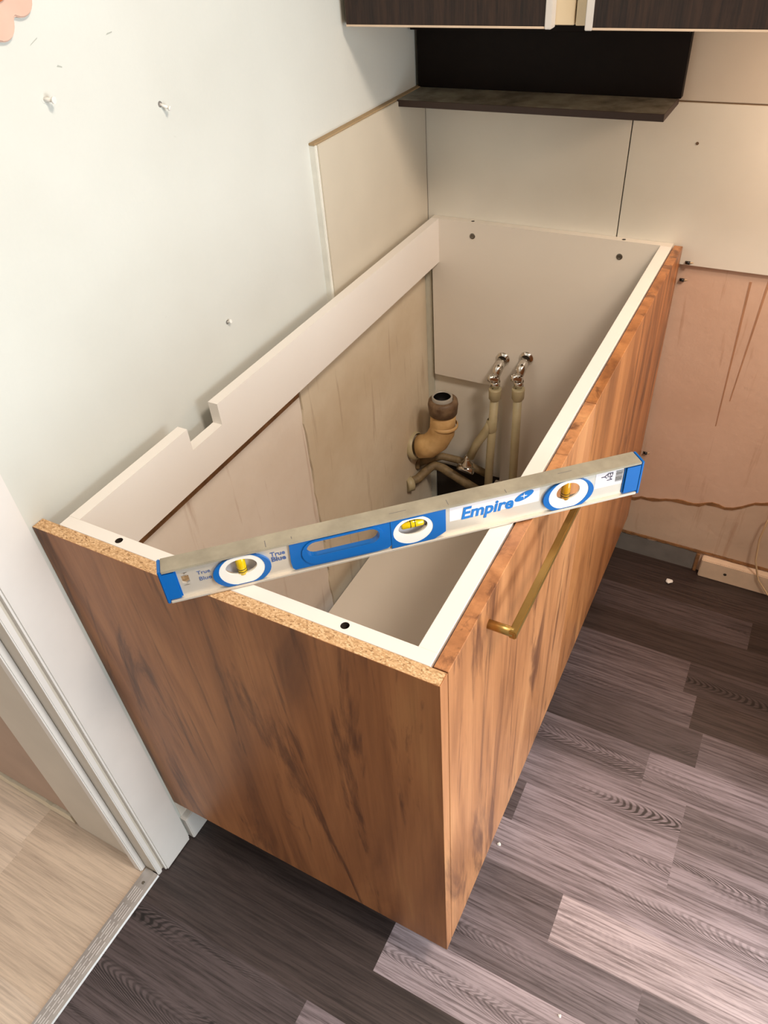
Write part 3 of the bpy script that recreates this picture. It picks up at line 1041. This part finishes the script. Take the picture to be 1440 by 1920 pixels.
# ================================================================ UPPER CABINETS, NICHE SHELF
uc = thing('wall_cabinet', 'cream wall cabinet with dark brown grained door, left one next to the white wall', 'cabinet', (-0.38, 1.02, 0.407),
           'wall cabinets above the niche')
MB().box((-0.5705, 0.8805, 0.4075), (-0.1812, 1.1535, 1.12), 0.0008, seg=1).build('body', [MT['cream_lam']], uc)
dd = MB().box((-0.5590, 0.8620, 0.4085), (-0.2190, 0.8795, 1.115), 0.0008, seg=1).build('door', [MT['wenge']], uc)
MB().box((-0.5590, 0.8615, 0.4055), (-0.2190, 0.8790, 0.4085), 0.0004, seg=1).build('edge_band', [MT['skirting']], dd)
MB().box((-0.2190, 0.8600, 0.4050), (-0.2090, 0.8800, 1.115), 0.001).build('edge_strip', [MT['edge_alu']], dd)
uc2 = thing('wall_cabinet', 'cream wall cabinet with dark brown grained door, the right one', 'cabinet',
            (0.1, 1.02, 0.407), 'wall cabinets above the niche')
MB().box((-0.1785, 0.8805, 0.4070), (0.45, 1.1535, 1.12), 0.0008, seg=1).build('body', [MT['cream_lam']], uc2)
dd = MB().box((-0.1480, 0.8620, 0.4075), (0.44, 0.8795, 1.115), 0.0008, seg=1).build('door', [MT['wenge']], uc2)
MB().box((-0.1480, 0.8615, 0.4045), (0.44, 0.8790, 0.4075), 0.0004, seg=1).build('edge_band', [MT['skirting']], dd)
MB().box((-0.1590, 0.8600, 0.4040), (-0.1480, 0.8800, 1.115), 0.001).build('edge_strip', [MT['edge_alu']], dd)

ns = thing('niche_shelf', 'near-black shelf unit with dusty shelf board, hung under the wall cabinets', 'shelf', (-0.31, 1.13, 0.247))
MB().box((-0.5655, 1.1360, 0.2595), (-0.0520, 1.1535, 0.4060), 0.0005, seg=1).build('back_panel', [MT['niche']], ns)
MB().box((-0.5655, 1.108, 0.362), (-0.0520, 1.136, 0.4060), 0.0005, seg=1).build('top_rail', [MT['niche']], ns)


def shelf_mat(f):
    return 1 if f.normal.z > 0.8 else 0


sb = MB().box((-0.5715, 1.032, 0.2470), (-0.0570, 1.1535, 0.2590), 0.0006, mi=shelf_mat, seg=1).build('shelf_board', [MT['shelf_edge'], MT['shelf_dusty']], ns)
sb['label'] = 'dust-covered shelf board'

# ================================================================ SMALL THINGS ON THE WALLS
def wall_nail(y, z, label, tilt, L=0.012, r=0.0022, plug=True):
    t = thing('wall_nail', label, 'nail', (-0.572, y, z), 'nails in the white wall')
    d = Vector((1, tilt[0], tilt[1])).normalized()
    p = Vector((-0.573, y, z))
    MB().tube([p, p + d * L], r, 12).build('shank', [MT['white_plastic']], t)
    MB().lathe(p + d * L, d, [(-0.001, 0), (-0.001, r * 1.7), (0.0012, r * 1.7), (0.0012, 0)], 14).build('head', [MT['white_plastic']], t)
    MB().lathe((-0.5722, y, z), (1, 0, 0), [(0, r * 2.0), (0.0006, r * 1.9), (0.0006, 0)], 14).build('rim', [MT['grey_board'] if plug else MT['wall']], t)


wall_nail(0.232, 0.437, 'white painted nail stub in the white wall, nearest the pink flower decoration', (0.3, -0.1), plug=False)
wall_nail(0.405, 0.393, 'bent white nail in the upper white wall with a dark hole at its root', (0.5, -0.5), 0.013, 0.0019)
wall_nail(0.439, 0.073, 'small white nail low on the white wall above the notched cabinet rail', (0.2, 0.3), 0.007, 0.0018)


def stub(x, z, label, L=0.014):
    t = thing('wall_screw', label, 'screw', (x, 1.152, z), 'black-headed screws at the cabinet end')
    y = 1.152 if z > -0.04 else 1.160
    MB().tube([(x - 0.006, y + 0.003, z), (x - 0.002, y - 0.004, z)], 0.0016, 10).build('shank', [MT['steel']], t)
    MB().tube([(x - 0.004, y - 0.004, z), (x + 0.004, y - 0.0045, z)], [0.0030, 0.0034], 14).build('head', [MT['black']], t)
    MB().tube([(x + 0.004, y - 0.0035, z), (x + 0.010, y + 0.001, z - 0.001)], 0.0011, 8).build('tip', [MT['cable']], t)


stub(0.015, -0.033, 'black-headed screw in the tile edge beside the oak door, topmost of three')
stub(0.010, -0.073, 'black-headed screw in the pink plaster beside the oak door, middle of three')
stub(0.009, -0.514, 'black-headed screw in the pink plaster just above the end of the spirit level')
tag(MB().lathe((-0.012, 1.1518, 0.185), (0, -1, 0), [(0, 0.0028), (0.001, 0.0026), (0.001, 0)], 14).build('wall_plug', [MT['drain_collar']]),
    'tiny brown plug in the cream tile right of the niche shelf', 'wall plug')

# flower-shaped decoration, cut by the top left corner of the frame
fd = thing('wall_flower', 'dusty pink flower-shaped decoration with orange centre in the top left corner of the white wall', 'decoration', (-0.572, 0.203, 0.541))
pts = []
for i in range(72):
    a = 2 * math.pi * i / 72
    r = 0.029 + 0.0185 * abs(math.cos(2.5 * a + math.radians(66))) ** 0.75
    pts.append((0.210 + r * math.cos(a), 0.542 + r * math.sin(a)))
MB().prism(pts, 0, -0.573, -0.5665, bev=0.0012).build('petals', [MT['pink']], fd)
MB().lathe((-0.567, 0.211, 0.543), (1, 0, 0), [(-0.001, 0.0160), (0.003, 0.0150), (0.005, 0.009), (0.0055, 0)], 28).build('centre', [MT['orange']], fd)

tag(MB().tube([(0.330, 1.140, -0.575), (0.311, 1.135, -0.607), (0.308, 1.133, -0.668), (0.316, 1.132, -0.736), (0.336, 1.131, -0.794), (0.368, 1.128, -0.832), (0.42, 1.12, -0.842)], 0.0022, 10
              ).build('cable', [MT['cable']]), 'thin cream cable hanging in front of the skirting by the back wall', 'cable')

chips = [((0.140, 1.085), 0.009, 'crumb of white plaster on the dark floor near the back wall'),
         ((-0.004, 0.253), 0.004, 'tiny white crumb on the dark floor beside the bottom of the oak door'),
         ((0.189, 0.031), 0.003, 'tiny white crumb on the dark planks at the bottom of the photo')]
for (p, s, lab) in chips:
    bm = bmesh.new()
    bmesh.ops.create_icosphere(bm, subdivisions=2, radius=s)
    for v in bm.verts:
        v.co *= random.uniform(0.7, 1.15)
        v.co.z *= 0.5
    lowz = min(v.co.z for v in bm.verts)
    for v in bm.verts:
        v.co += Vector((p[0], p[1], FLOOR - lowz))
    m = MB()
    m._take(bm, 0, False)
    tag(m.build('plaster_crumb', [MT['white_plastic']]), lab, 'debris', 'plaster crumbs on the floor')
